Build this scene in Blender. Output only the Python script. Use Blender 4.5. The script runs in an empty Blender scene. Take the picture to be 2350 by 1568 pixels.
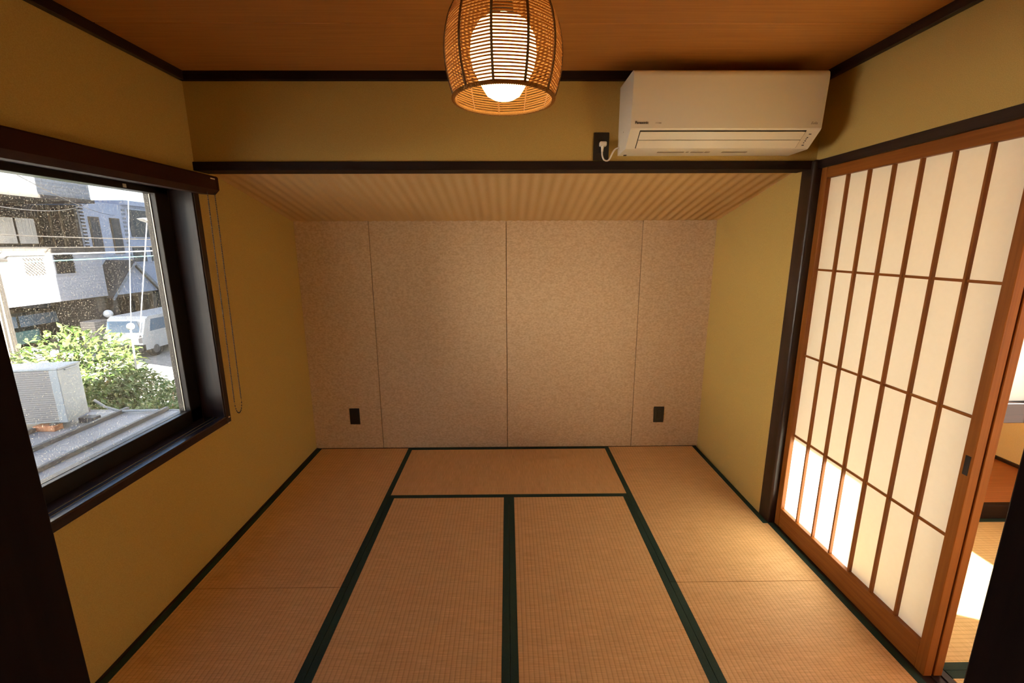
import bpy, bmesh, math, random
from mathutils import Vector, Matrix

sc = bpy.context.scene
COL = sc.collection
random.seed(7)

# ------------------------------------------------------------------ camera
cam_d = bpy.data.cameras.new('camera')
cam = bpy.data.objects.new('camera', cam_d)
COL.objects.link(cam)
cam_d.sensor_fit = 'HORIZONTAL'
cam_d.sensor_width = 36.0
cam_d.lens = 36.0 * 1016.35 / 2350.0
cam_d.clip_start = 0.02
cam_d.clip_end = 500
th, ps, ro = -0.2115, 0.0098, 0.0034
s_, c_ = math.sin(th), math.cos(th)
sp, cp = math.sin(ps), math.cos(ps)
F = Vector((sp * c_, cp * c_, s_))
R0 = Vector((cp, -sp, 0))
U0 = Vector((-s_ * sp, -s_ * cp, c_))
RR = R0 * math.cos(ro) - U0 * math.sin(ro)
UU = R0 * math.sin(ro) + U0 * math.cos(ro)
m3 = Matrix((RR, UU, -F)).transposed()
cam.matrix_world = Matrix.Translation((-0.002, 0.0, 1.409)) @ m3.to_4x4()
sc.camera = cam

# ------------------------------------------------------------------ sky, sun, exposure
SUN_DIR = Vector((-0.9243, 0.3817, -0.58)).normalized()
w = bpy.data.worlds.new('sky')
sc.world = w
w.use_nodes = True
nt = w.node_tree
nt.nodes.clear()
wo = nt.nodes.new('ShaderNodeOutputWorld')
bg = nt.nodes.new('ShaderNodeBackground')
sky = nt.nodes.new('ShaderNodeTexSky')
sky.sky_type = 'NISHITA'
sky.sun_disc = False
sky.sun_elevation = math.radians(30)
sky.sun_rotation = math.radians(112.4)
sky.air_density = 1.0
sky.dust_density = 1.5
sky.ozone_density = 1.0
bg.inputs['Strength'].default_value = 0.20
nt.links.new(sky.outputs[0], bg.inputs[0])
nt.links.new(bg.outputs[0], wo.inputs[0])

sun_d = bpy.data.lights.new('sun', 'SUN')
sun_d.energy = 28.0
sun_d.color = (1.0, 0.90, 0.74)
sun_d.angle = math.radians(0.6)
sun = bpy.data.objects.new('sun', sun_d)
COL.objects.link(sun)
sun.location = (8, -3, 9)
sun.rotation_euler = SUN_DIR.to_track_quat('-Z', 'Y').to_euler()


def portal(name, loc, direction, sx, sy):
    d = bpy.data.lights.new(name, 'AREA')
    d.shape = 'RECTANGLE'
    d.size, d.size_y = sx, sy
    d.cycles.is_portal = True
    o = bpy.data.objects.new(name, d)
    COL.objects.link(o)
    o.location = loc
    o.rotation_euler = Vector(direction).to_track_quat('-Z', 'Z').to_euler()
    return o


portal('window_portal_street', (-1.56, 1.35, 1.14), (1, 0, 0), 1.4, 1.1)
portal('window_portal_sun', (3.33, 1.3, 1.13), (-1, 0, 0), 1.1, 1.1)
portal('window_portal_added', (3.33, -1.3, 0.93), (-1, 0, 0), 1.7, 1.7)  # serves the unseen window added to the next room
portal('window_portal_next_room', (2.33, 2.14, 1.2), (0, -1, 0), 1.7, 1.15)

sc.view_settings.view_transform = 'Standard'
sc.view_settings.look = 'None'
sc.view_settings.gamma = 1.0
sc.view_settings.use_curve_mapping = False
sc.view_settings.exposure = 1.55
cy = sc.cycles
cy.use_denoising = True
cy.use_adaptive_sampling = True
cy.adaptive_threshold = 0.1
cy.max_bounces = 7
cy.diffuse_bounces = 5
cy.glossy_bounces = 2
cy.transmission_bounces = 4
cy.transparent_max_bounces = 8
cy.sample_clamp_indirect = 8.0
cy.caustics_reflective = False
cy.caustics_refractive = False


# ------------------------------------------------------------------ materials
def new_mat(name):
    m = bpy.data.materials.new(name)
    m.use_nodes = True
    t = m.node_tree
    return m, t, t.nodes['Principled BSDF']


def N(t, kind, **kw):
    n = t.nodes.new(kind)
    for k, v in kw.items():
        setattr(n, k, v)
    return n


def coords(t, scale=(1, 1, 1), rot=(0, 0, 0)):
    tc = N(t, 'ShaderNodeTexCoord')
    mp = N(t, 'ShaderNodeMapping')
    mp.inputs['Scale'].default_value = scale
    mp.inputs['Rotation'].default_value = rot
    t.links.new(tc.outputs['Object'], mp.inputs[0])
    return mp.outputs[0]


def ramp(t, src, stops):
    r = N(t, 'ShaderNodeValToRGB')
    e = r.color_ramp.elements
    e[0].position, e[0].color = stops[0][0], (*stops[0][1], 1)
    e[1].position, e[1].color = stops[-1][0], (*stops[-1][1], 1)
    for p, c in stops[1:-1]:
        x = e.new(p)
        x.color = (*c, 1)
    t.links.new(src, r.inputs[0])
    return r.outputs[0]


def bump(t, bsdf, src, strength=0.2, dist=0.002):
    b = N(t, 'ShaderNodeBump')
    b.inputs['Strength'].default_value = strength
    b.inputs['Distance'].default_value = dist
    t.links.new(src, b.inputs['Height'])
    t.links.new(b.outputs[0], bsdf.inputs['Normal'])


def plain(name, col, rough=0.6, metal=0.0, spec=None):
    m, t, b = new_mat(name)
    b.inputs['Base Color'].default_value = (*col, 1)
    b.inputs['Roughness'].default_value = rough
    b.inputs['Metallic'].default_value = metal
    if spec is not None:
        b.inputs['Specular IOR Level'].default_value = spec
    return m


def noisy(name, c1, c2, scale=(40, 40, 40), rough=0.7, detail=4, bstr=0.15, bdist=0.001, lo=0.35, hi=0.65, metal=0.0, spec=None):
    m, t, b = new_mat(name)
    v = coords(t, scale)
    n = N(t, 'ShaderNodeTexNoise')
    n.inputs['Scale'].default_value = 1.0
    n.inputs['Detail'].default_value = detail
    t.links.new(v, n.inputs['Vector'])
    t.links.new(ramp(t, n.outputs['Fac'], [(lo, c1), (hi, c2)]), b.inputs['Base Color'])
    b.inputs['Roughness'].default_value = rough
    b.inputs['Metallic'].default_value = metal
    if spec is not None:
        b.inputs['Specular IOR Level'].default_value = spec
    if bstr:
        bump(t, b, n.outputs['Fac'], bstr, bdist)
    return m


def wood(name, c1, c2, axis='z', rough=0.45, spec=None):
    sc3 = {'x': (3, 90, 90), 'y': (90, 3, 90), 'z': (90, 90, 3)}[axis]
    return noisy(name, c1, c2, sc3, rough, 2, 0, 0, 0.3, 0.7, spec=spec)


def tatami(name, along, c1=(0.70, 0.415, 0.185), c2=(0.86, 0.545, 0.265)):
    """rush cover: ribs run along the axis given, rushes across them"""
    m, t, b = new_mat(name)
    tc = N(t, 'ShaderNodeTexCoord')
    sep = N(t, 'ShaderNodeSeparateXYZ')
    t.links.new(tc.outputs['Object'], sep.inputs[0])
    across = sep.outputs[0] if along == 'y' else sep.outputs[1]
    length = sep.outputs[1] if along == 'y' else sep.outputs[0]
    k = N(t, 'ShaderNodeMath', operation='MULTIPLY')
    k.inputs[1].default_value = math.pi / 0.0175
    t.links.new(across, k.inputs[0])
    sn = N(t, 'ShaderNodeMath', operation='SINE')
    t.links.new(k.outputs[0], sn.inputs[0])
    ab = N(t, 'ShaderNodeMath', operation='ABSOLUTE')
    t.links.new(sn.outputs[0], ab.inputs[0])
    rib = N(t, 'ShaderNodeMath', operation='POWER')
    rib.inputs[1].default_value = 0.45
    t.links.new(ab.outputs[0], rib.inputs[0])
    # rushes: fine noise, long across, short along
    mp = N(t, 'ShaderNodeMapping')
    mp.inputs['Scale'].default_value = (14, 330, 1) if along == 'y' else (330, 14, 1)
    t.links.new(tc.outputs['Object'], mp.inputs[0])
    n1 = N(t, 'ShaderNodeTexNoise')
    n1.inputs['Scale'].default_value = 1.0
    n1.inputs['Detail'].default_value = 1
    t.links.new(mp.outputs[0], n1.inputs['Vector'])
    mp2 = N(t, 'ShaderNodeMapping')
    mp2.inputs['Scale'].default_value = (3, 26, 1) if along == 'y' else (26, 3, 1)
    t.links.new(tc.outputs['Object'], mp2.inputs[0])
    n2 = N(t, 'ShaderNodeTexNoise')
    n2.inputs['Scale'].default_value = 1.0
    n2.inputs['Detail'].default_value = 1
    t.links.new(mp2.outputs[0], n2.inputs['Vector'])
    c_base = ramp(t, n1.outputs['Fac'], [(0.3, c1), (0.7, c2)])
    c_band = ramp(t, n2.outputs['Fac'], [(0.25, (0.93, 0.92, 0.90)), (0.75, (1, 1, 1))])
    mx = N(t, 'ShaderNodeMix', data_type='RGBA', blend_type='MULTIPLY')
    mx.inputs[0].default_value = 1.0
    t.links.new(c_base, mx.inputs[6])
    t.links.new(c_band, mx.inputs[7])
    c_rib = ramp(t, rib.outputs[0], [(0.2, (0.79, 0.73, 0.65)), (0.8, (1, 1, 1))])
    mx2 = N(t, 'ShaderNodeMix', data_type='RGBA', blend_type='MULTIPLY')
    mx2.inputs[0].default_value = 1.0
    t.links.new(mx.outputs[2], mx2.inputs[6])
    t.links.new(c_rib, mx2.inputs[7])
    t.links.new(mx2.outputs[2], b.inputs['Base Color'])
    b.inputs['Roughness'].default_value = 0.55
    b.inputs['Specular IOR Level'].default_value = 0.3
    add = N(t, 'ShaderNodeMath', operation='MULTIPLY_ADD')
    add.inputs[1].default_value = 0.35
    t.links.new(n1.outputs['Fac'], add.inputs[0])
    t.links.new(rib.outputs[0], add.inputs[2])
    bump(t, b, add.outputs[0], 0.55, 0.0012)
    return m


def paper_mat():
    m, t, b = new_mat('shoji_paper')
    t.nodes.remove(b)
    out = t.nodes['Material Output']
    d = N(t, 'ShaderNodeBsdfDiffuse')
    tr = N(t, 'ShaderNodeBsdfTranslucent')
    v = coords(t, (60, 60, 60))
    n = N(t, 'ShaderNodeTexNoise')
    n.inputs['Scale'].default_value = 1.0
    n.inputs['Detail'].default_value = 2
    t.links.new(v, n.inputs['Vector'])
    c = ramp(t, n.outputs['Fac'], [(0.3, (0.80, 0.76, 0.68)), (0.7, (0.815, 0.775, 0.695))])
    t.links.new(c, d.inputs[0])
    t.links.new(c, tr.inputs[0])
    mx = N(t, 'ShaderNodeMixShader')
    mx.inputs[0].default_value = 0.58
    t.links.new(d.outputs[0], mx.inputs[1])
    t.links.new(tr.outputs[0], mx.inputs[2])
    t.links.new(mx.outputs[0], out.inputs[0])
    return m


def glass_mat(name, dust, tint=(0.93, 0.96, 0.97)):
    m, t, b = new_mat(name)
    t.nodes.remove(b)
    out = t.nodes['Material Output']
    tr = N(t, 'ShaderNodeBsdfTransparent')
    tr.inputs[0].default_value = (*tint, 1)
    gl = N(t, 'ShaderNodeBsdfGlossy')
    gl.inputs['Roughness'].default_value = 0.02
    mx = N(t, 'ShaderNodeMixShader')
    mx.inputs[0].default_value = 0.05
    t.links.new(tr.outputs[0], mx.inputs[1])
    t.links.new(gl.outputs[0], mx.inputs[2])
    last = mx.outputs[0]
    if dust:
        df = N(t, 'ShaderNodeBsdfDiffuse')
        df.inputs[0].default_value = (0.62, 0.55, 0.42, 1)
        tl = N(t, 'ShaderNodeBsdfTranslucent')
        tl.inputs[0].default_value = (0.75, 0.68, 0.52, 1)
        ds = N(t, 'ShaderNodeMixShader')
        ds.inputs[0].default_value = 0.5
        t.links.new(df.outputs[0], ds.inputs[1])
        t.links.new(tl.outputs[0], ds.inputs[2])
        v = coords(t, (260, 260, 260))
        n = N(t, 'ShaderNodeTexNoise')
        n.inputs['Scale'].default_value = 1.0
        n.inputs['Detail'].default_value = 3
        t.links.new(v, n.inputs['Vector'])
        f = ramp(t, n.outputs['Fac'], [(0.58, (0.008, 0.008, 0.008)), (0.72, (dust, dust, dust))])
        m2 = N(t, 'ShaderNodeMixShader')
        t.links.new(f, m2.inputs[0])
        t.links.new(last, m2.inputs[1])
        t.links.new(ds.outputs[0], m2.inputs[2])
        last = m2.outputs[0]
    t.links.new(last, out.inputs[0])
    return m


def emit(name, col, strength):
    m, t, b = new_mat(name)
    t.nodes.remove(b)
    e = N(t, 'ShaderNodeEmission')
    e.inputs[0].default_value = (*col, 1)
    e.inputs[1].default_value = strength
    t.links.new(e.outputs[0], t.nodes['Material Output'].inputs[0])
    return m


def brick_mat(name, c1, c2, mortar, sx, sy, axis='yz', rough=0.8):
    m, t, b = new_mat(name)
    tc = N(t, 'ShaderNodeTexCoord')
    sep = N(t, 'ShaderNodeSeparateXYZ')
    t.links.new(tc.outputs['Object'], sep.inputs[0])
    cb = N(t, 'ShaderNodeCombineXYZ')
    t.links.new(sep.outputs[1 if axis == 'yz' else 0], cb.inputs[0])
    t.links.new(sep.outputs[2], cb.inputs[1])
    br = N(t, 'ShaderNodeTexBrick')
    br.inputs['Color1'].default_value = (*c1, 1)
    br.inputs['Color2'].default_value = (*c2, 1)
    br.inputs['Mortar'].default_value = (*mortar, 1)
    br.inputs['Scale'].default_value = 1.0
    br.inputs['Mortar Size'].default_value = 0.012
    br.inputs['Brick Width'].default_value = sx
    br.inputs['Row Height'].default_value = sy
    t.links.new(cb.outputs[0], br.inputs['Vector'])
    t.links.new(br.outputs['Color'], b.inputs['Base Color'])
    b.inputs['Roughness'].default_value = rough
    return m


M = {}
M['wall'] = noisy('sand_wallpaper', (0.485, 0.326, 0.085), (0.56, 0.385, 0.112), (420, 420, 420), 0.9, 1, 0, 0)
M['panel'] = noisy('speckled_wall_panel', (0.56, 0.375, 0.220), (0.71, 0.525, 0.34), (75, 75, 110), 0.75, 3, 0, 0, 0.33, 0.66)
M['panel_gap'] = plain('panel_joint', (0.22, 0.12, 0.05), 0.9)
M['ribbed'] = noisy('ribbed_paper', (0.62, 0.40, 0.17), (0.68, 0.46, 0.21), (350, 350, 350), 0.85, 1, 0, 0)
M['ceil'] = wood('cedar_ceiling_board', (0.42, 0.17, 0.035), (0.50, 0.215, 0.05), 'x', 0.6)
M['dark'] = wood('dark_stained_wood', (0.018, 0.008, 0.006), (0.032, 0.014, 0.010), 'z', 0.38)
M['dark_rough'] = wood('dark_doorway_wood', (0.010, 0.004, 0.004), (0.016, 0.007, 0.006), 'z', 0.8, 0.1)
M['dark_gloss'] = wood('varnished_sill_wood', (0.020, 0.014, 0.016), (0.036, 0.026, 0.028), 'y', 0.2, 0.8)
M['dark_x'] = wood('dark_stained_beam', (0.012, 0.005, 0.004), (0.020, 0.008, 0.006), 'x', 0.6, 0.2)
M['dark_y'] = wood('dark_stained_rail', (0.020, 0.010, 0.009), (0.036, 0.018, 0.014), 'y', 0.4, 0.3)
M['cedar_z'] = wood('reddish_cedar_stile', (0.22, 0.064, 0.009), (0.30, 0.098, 0.016), 'z', 0.45, 0.25)
M['cedar_y'] = wood('reddish_cedar_rail', (0.22, 0.064, 0.009), (0.30, 0.098, 0.016), 'y', 0.45, 0.25)
M['paper'] = paper_mat()
M['tat_y'] = tatami('rush_weave_lengthwise', 'y')
M['tat_x'] = tatami('rush_weave_crosswise', 'x')
M['tat_daylit'] = tatami('daylit_rush_weave_crosswise', 'x', (0.72, 0.54, 0.25), (0.86, 0.67, 0.34))  # paler, yellower look of rush in daylight put into the colour
M['heri'] = noisy('green_border_cloth', (0.007, 0.029, 0.018), (0.012, 0.043, 0.029), (500, 500, 500), 0.8, 1, 0, 0)
M['glass_dirty'] = glass_mat('dusty_window_glass', 0.40, (0.92, 0.93, 0.94))
M['glass'] = glass_mat('window_glass', 0.0)
def frosted_mat():
    m, t, b = new_mat('frosted_glass')
    t.nodes.remove(b)
    d = N(t, 'ShaderNodeBsdfDiffuse')
    d.inputs[0].default_value = (0.60, 0.63, 0.66, 1)
    tr = N(t, 'ShaderNodeBsdfTranslucent')
    tr.inputs[0].default_value = (0.50, 0.52, 0.55, 1)
    mx = N(t, 'ShaderNodeMixShader')
    mx.inputs[0].default_value = 0.8
    t.links.new(d.outputs[0], mx.inputs[1])
    t.links.new(tr.outputs[0], mx.inputs[2])
    t.links.new(mx.outputs[0], t.nodes['Material Output'].inputs[0])
    return m


M['frosted'] = frosted_mat()
M['sash'] = plain('dark_bronze_aluminium', (0.020, 0.016, 0.015), 0.35, 0.4)
M['sash_edge'] = plain('pale_aluminium_edge', (0.55, 0.52, 0.45), 0.35, 0.6)
M['ac_white'] = plain('ivory_plastic', (0.80, 0.74, 0.62), 0.32)
M['ac_gap'] = plain('black_gap', (0.02, 0.015, 0.01), 0.8)
M['print'] = plain('dark_print', (0.05, 0.04, 0.035), 0.6)
M['print_grey'] = plain('grey_print', (0.36, 0.29, 0.20), 0.6)
M['black_plate'] = plain('black_plastic_plate', (0.014, 0.011, 0.010), 0.45)
M['plug'] = plain('white_plug_plastic', (0.80, 0.74, 0.66), 0.4)
def rope_mat():
    m, t, b = new_mat('paper_rope')
    t.nodes.remove(b)
    d = N(t, 'ShaderNodeBsdfDiffuse')
    tr = N(t, 'ShaderNodeBsdfTranslucent')
    n = N(t, 'ShaderNodeTexNoise')
    n.inputs['Scale'].default_value = 1.0
    n.inputs['Detail'].default_value = 2
    t.links.new(coords(t, (700, 700, 700)), n.inputs['Vector'])
    c = ramp(t, n.outputs['Fac'], [(0.3, (0.42, 0.22, 0.075)), (0.7, (0.66, 0.40, 0.16))])
    t.links.new(c, d.inputs[0])
    t.links.new(c, tr.inputs[0])
    mx = N(t, 'ShaderNodeMixShader')
    mx.inputs[0].default_value = 0.45
    t.links.new(d.outputs[0], mx.inputs[1])
    t.links.new(tr.outputs[0], mx.inputs[2])
    t.links.new(mx.outputs[0], t.nodes['Material Output'].inputs[0])
    return m


M['rope'] = rope_mat()
M['rib'] = plain('dark_wrapped_rib', (0.20, 0.10, 0.035), 0.7)
M['bulb'] = emit('lit_bulb', (1.0, 0.64, 0.27), 3.2)
M['blind'] = plain('dark_brown_blind_box', (0.034, 0.009, 0.004), 0.6, 0, 0.15)
M['blind_low'] = plain('brown_blind_bottom', (0.045, 0.020, 0.013), 0.6, 0, 0.2)
M['chain'] = plain('bronze_chain', (0.030, 0.018, 0.010), 0.5, 0.3)
M['tag'] = plain('pale_tag', (0.8, 0.75, 0.65), 0.5)
M['clear'] = plain('clear_plastic', (0.75, 0.62, 0.45), 0.1)


# ------------------------------------------------------------------ mesh helpers
ORG = {}


class MB:
    def __init__(self):
        self.v, self.f = [], []

    def add(self, vs, fs):
        n = len(self.v)
        self.v += [tuple(p) for p in vs]
        self.f += [tuple(i + n for i in q) for q in fs]
        return self

    def box(self, x0, x1, y0, y1, z0, z1):
        return self.add([(x0, y0, z0), (x1, y0, z0), (x1, y1, z0), (x0, y1, z0), (x0, y0, z1), (x1, y0, z1), (x1, y1, z1), (x0, y1, z1)],
                        [(0, 3, 2, 1), (4, 5, 6, 7), (0, 1, 5, 4), (1, 2, 6, 5), (2, 3, 7, 6), (3, 0, 4, 7)])

    def bbox(self, x0, x1, y0, y1, z0, z1, b=0.003, seg=2):
        bm = bmesh.new()
        bmesh.ops.create_cube(bm, size=1.0)
        for v in bm.verts:
            v.co = Vector((x0 + (v.co.x + .5) * (x1 - x0), y0 + (v.co.y + .5) * (y1 - y0), z0 + (v.co.z + .5) * (z1 - z0)))
        b = min(b, 0.45 * min(x1 - x0, y1 - y0, z1 - z0))
        bmesh.ops.bevel(bm, geom=bm.edges[:], offset=b, segments=seg, affect='EDGES', profile=0.5)
        bm.verts.index_update()
        self.add([v.co[:] for v in bm.verts], [[v.index for v in f.verts] for f in bm.faces])
        bm.free()
        return self

    def prism(self, pts, axis, a, b):
        """pts: 2-D outline (ccw) in the two other axes, swept from a to b along axis"""
        def P(q, t):
            if axis == 'x':
                return (t, q[0], q[1])
            if axis == 'y':
                return (q[0], t, q[1])
            return (q[0], q[1], t)
        n = len(pts)
        vs = [P(q, a) for q in pts] + [P(q, b) for q in pts]
        fs = [tuple(range(n))[::-1], tuple(range(n, 2 * n))]
        fs += [(i, (i + 1) % n, n + (i + 1) % n, n + i) for i in range(n)]
        return self.add(vs, fs)

    def tube(self, pts, r, n=8, closed=False):
        pts = [Vector(p) for p in pts]
        k = len(pts)
        vs, fs = [], []
        up = None
        for i, p in enumerate(pts):
            a = pts[(i - 1) % k] if (closed or i > 0) else p
            b = pts[(i + 1) % k] if (closed or i < k - 1) else p
            d = (b - a).normalized()
            if up is None:
                up = Vector((0, 0, 1)) if abs(d.z) < 0.9 else Vector((1, 0, 0))
            x = d.cross(up)
            if x.length < 1e-6:
                x = d.orthogonal()
            x.normalize()
            y = d.cross(x).normalized()
            up = -y if False else up
            rr = r[i] if isinstance(r, (list, tuple)) else r
            for j in range(n):
                t = 2 * math.pi * j / n
                vs.append(p + x * (rr * math.cos(t)) + y * (rr * math.sin(t)))
        for i in range(k if closed else k - 1):
            i2 = (i + 1) % k
            for j in range(n):
                j2 = (j + 1) % n
                fs.append((i * n + j, i * n + j2, i2 * n + j2, i2 * n + j))
        if not closed:
            fs.append(tuple(range(n))[::-1])
            fs.append(tuple((k - 1) * n + j for j in range(n)))
        return self.add(vs, fs)

    def lathe(self, prof, cx, cy, n=32):
        vs, fs = [], []
        k = len(prof)
        for r, z in prof:
            for j in range(n):
                t = 2 * math.pi * j / n
                vs.append((cx + r * math.cos(t), cy + r * math.sin(t), z))
        for i in range(k - 1):
            for j in range(n):
                j2 = (j + 1) % n
                fs.append((i * n + j, i * n + j2, (i + 1) * n + j2, (i + 1) * n + j))
        fs.append(tuple(range(n))[::-1])
        fs.append(tuple((k - 1) * n + j for j in range(n)))
        return self.add(vs, fs)

    def sphere(self, c, r, u=10, v=6, sz=1.0):
        prof = [(max(1e-5, r * math.sin(math.pi * i / v)), c[2] - sz * r * math.cos(math.pi * i / v)) for i in range(v + 1)]
        return self.lathe(prof, c[0], c[1], u)

    def quad(self, a, b, c, d):
        return self.add([a, b, c, d], [(0, 1, 2, 3)])

    def build(self, name, mat, parent=None, smooth=False, local=False):
        if parent is not None:
            o0 = Vector((0, 0, 0)) if local else ORG[parent.name]
        elif local:
            o0 = Vector((0, 0, 0))
        else:
            xs, ys, zs = zip(*self.v)
            o0 = Vector(((min(xs) + max(xs)) / 2, (min(ys) + max(ys)) / 2, min(zs)))
        me = bpy.data.meshes.new(name)
        me.from_pydata([tuple(Vector(p) - o0) for p in self.v], [], self.f)
        me.materials.append(mat)
        bm = bmesh.new()
        bm.from_mesh(me)
        if len(bm.faces) > 1:
            bmesh.ops.recalc_face_normals(bm, faces=bm.faces[:])
        bm.to_mesh(me)
        bm.free()
        if smooth:
            for p in me.polygons:
                p.use_smooth = True
            try:
                me.set_sharp_from_angle(angle=math.radians(40))
            except Exception:
                pass
        o = bpy.data.objects.new(name, me)
        COL.objects.link(o)
        if parent is not None:
            o.parent = parent
            ORG[o.name] = o0
        else:
            o.location = o0
            ORG[o.name] = o0
        return o


def tag(o, label=None, cat=None, group=None, kind=None):
    if label:
        o['label'] = label
    if cat:
        o['category'] = cat
    if group:
        o['group'] = group
    if kind:
        o['kind'] = kind
    return o


def thing(name, label, cat, loc, group=None, rotz=0.0):
    o = bpy.data.objects.new(name, None)
    o.empty_display_size = 0.05
    COL.objects.link(o)
    o.location = loc
    o.rotation_euler = (0, 0, rotz)
    ORG[o.name] = Vector(loc)
    return tag(o, label, cat, group)


def sempty(name, loc):
    o = bpy.data.objects.new(name, None)
    o.empty_display_size = 0.05
    COL.objects.link(o)
    o.location = loc
    ORG[o.name] = Vector(loc)
    return tag(o, kind='structure')


def struct(mb, name, mat, parent=None, smooth=False):
    o = mb.build(name, mat, parent, smooth)
    if parent is None:
        tag(o, kind='structure')
    return o


def copy_tree(o, parent=None):
    c = o.copy()
    COL.objects.link(c)
    c.parent = parent
    for ch in [x for x in bpy.data.objects if x.parent == o]:
        copy_tree(ch, c)
    return c


# ------------------------------------------------------------------ room dimensions (metres)
XL, XR, XA = -1.373, 1.373, 1.349
D1, D2, YF = 2.076, 2.952, 0.31
ZT, ZC, ZB0, ZB1 = 2.0966, 2.130, 1.7385, 1.7747
ZAB = 1.567           # alcove ceiling height at the back wall
TH = 0.15             # outer wall thickness

# ------------------------------------------------------------------ floor
struct(MB().box(XL - TH, 3.35, -2.3, 3.12, -0.26, -0.05), 'floor', plain('subfloor', (0.18, 0.10, 0.05), 0.8))

# ------------------------------------------------------------------ walls
WY0, WY1, WZ0, WZ1 = 0.66, 2.030, 0.607, 1.660   # window opening in the left wall
wl = MB()
wl.box(XL - TH, XL, -0.2, WY0, -0.05, 2.3)
wl.box(XL - TH, XL, WY1, D2 + 0.1, -0.05, 2.3)
wl.box(XL - TH, XL, WY0, WY1, -0.05, WZ0)
wl.box(XL - TH, XL, WY0, WY1, WZ1, 2.3)
struct(wl, 'wall_left', M['wall'])

# wall over the alcove opening
struct(MB().box(XL, XR + 0.06, D1, D1 + 0.08, ZB0 + 0.005, 2.3), 'wall_over_alcove', M['wall'])
# right wall over the sliding doors
struct(MB().box(XR, XR + 0.10, YF, D1 + 0.05, ZB1 - 0.01, 2.3), 'wall_right', M['wall'])
# right wall of the alcove
struct(MB().prism([(XA - 0.004, D1 + 0.02), (XA + 0.13, D1 + 0.02), (XA + 0.13, D2 + 0.1), (XA + 0.010, D2 + 0.1)], 'z', -0.05, 2.0), 'wall_alcove_right', M['wall'])

# back wall with its four papered panels
wb = struct(MB().box(XL - TH, 1.479, D2 + 0.008, D2 + 0.14, -0.26, 2.3), 'wall_back', M['panel_gap'])
seams = [XL, -0.8954, -0.0084, 0.8788, XA + 0.012]
for i in range(4):
    g0 = 0.0 if i == 0 else 0.0016
    g1 = 0.0 if i == 3 else 0.0016
    MB().bbox(seams[i] + g0, seams[i + 1] - g1, D2, D2 + 0.012, -0.02, ZAB + 0.05, 0.0012, 1).build('wall_panel', M['panel'], wb)

# front wall (the doorway the camera looks through) and the dark hallway behind
wf = MB()
wf.box(XL - TH, -0.42, 0.17, YF, -0.05, 2.3)
wf.box(0.455, 1.47, 0.17, YF, -0.05, 2.3)
wf.box(-0.42, 0.455, 0.17, YF, 1.80, 2.3)
struct(wf, 'wall_front', M['wall'])
struct(MB().bbox(-0.425, -0.361, 0.155, YF + 0.006, -0.01, 1.76, 0.003, 1), 'trim_1', M['dark_rough'])
struct(MB().bbox(0.397, 0.460, 0.155, YF + 0.006, -0.01, 1.76, 0.003, 1), 'trim_2', M['dark_rough'])
struct(MB().bbox(-0.425, 0.460, 0.155, YF + 0.006, 1.745, 1.805, 0.003, 1), 'trim_3', M['dark_rough'])
hall_m = plain('dim_hall_wall', (0.02, 0.012, 0.008), 0.9)
wh = MB()
wh.box(-1.30, -1.20, -1.6, 0.17, -0.05, 2.3)
wh.box(1.10, 1.20, -1.6, 0.17, -0.05, 2.3)
wh.box(-1.30, 1.20, -1.7, -1.6, -0.05, 2.3)
struct(wh, 'wall_hallway', hall_m)
struct(MB().box(-1.20, 1.10, -1.6, 0.30, -0.05, -0.004), 'floor_hallway', wood('hall_floor_wood', (0.02, 0.010, 0.006), (0.03, 0.014, 0.008), 'x', 0.7))

# ------------------------------------------------------------------ ceiling: boards, trims, beams
ce = struct(MB().box(XL - TH, XR + 0.10, -1.7, D2 + 0.1, ZC + 0.012, ZC + 0.05), 'ceiling', M['ceil'])
ys = [-1.6, -0.6, 0.30, 0.75, 1.20, 1.652, D1 + 0.02]
for a, b in zip(ys[:-1], ys[1:]):
    MB().bbox(XL - 0.01, XR + 0.02, a + 0.0012, b - 0.0012, ZC, ZC + 0.014, 0.0022, 1).build('ceiling_board', M['ceil'], ce)
struct(MB().bbox(XL - 0.005, XR + 0.005, D1 - 0.022, D1 + 0.01, ZT, ZC + 0.004, 0.002, 1), 'trim_4', M['dark_x'])
struct(MB().bbox(XL - 0.005, XL + 0.022, YF, D1, ZT, ZC + 0.004, 0.002, 1), 'trim_5', M['dark_y'])
struct(MB().bbox(XR - 0.022, XR + 0.005, YF, D1, ZT, ZC + 0.004, 0.002, 1), 'trim_6', M['dark_y'])
# beam over the alcove and the head rail over the sliding doors
struct(MB().bbox(XL, XA + 0.02, D1 - 0.012, D1 + 0.09, ZB0, ZB1, 0.002, 1), 'trim_7', M['dark_x'])
kamoi = MB()
kamoi.bbox(1.362, 1.376, YF, 2.05, ZB0, ZB1, 0.002, 1)
kamoi.bbox(1.376, 1.47, YF, 2.05, ZB0 + 0.012, ZB1, 0.001, 1)
kamoi.bbox(1.4085, 1.4125, YF, 2.05, ZB0, ZB1 - 0.01, 0.0008, 1)
kamoi.bbox(1.4455, 1.47, YF, 2.05, ZB0, ZB1 - 0.01, 0.001, 1)
struct(kamoi, 'trim_8', M['dark_y'])
# post between alcove and sliding doors
struct(MB().bbox(XA - 0.004, 1.460, 2.043, 2.135, -0.05, ZB1 + 0.002, 0.012, 4), 'trim_9', M['dark'], smooth=True)

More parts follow.
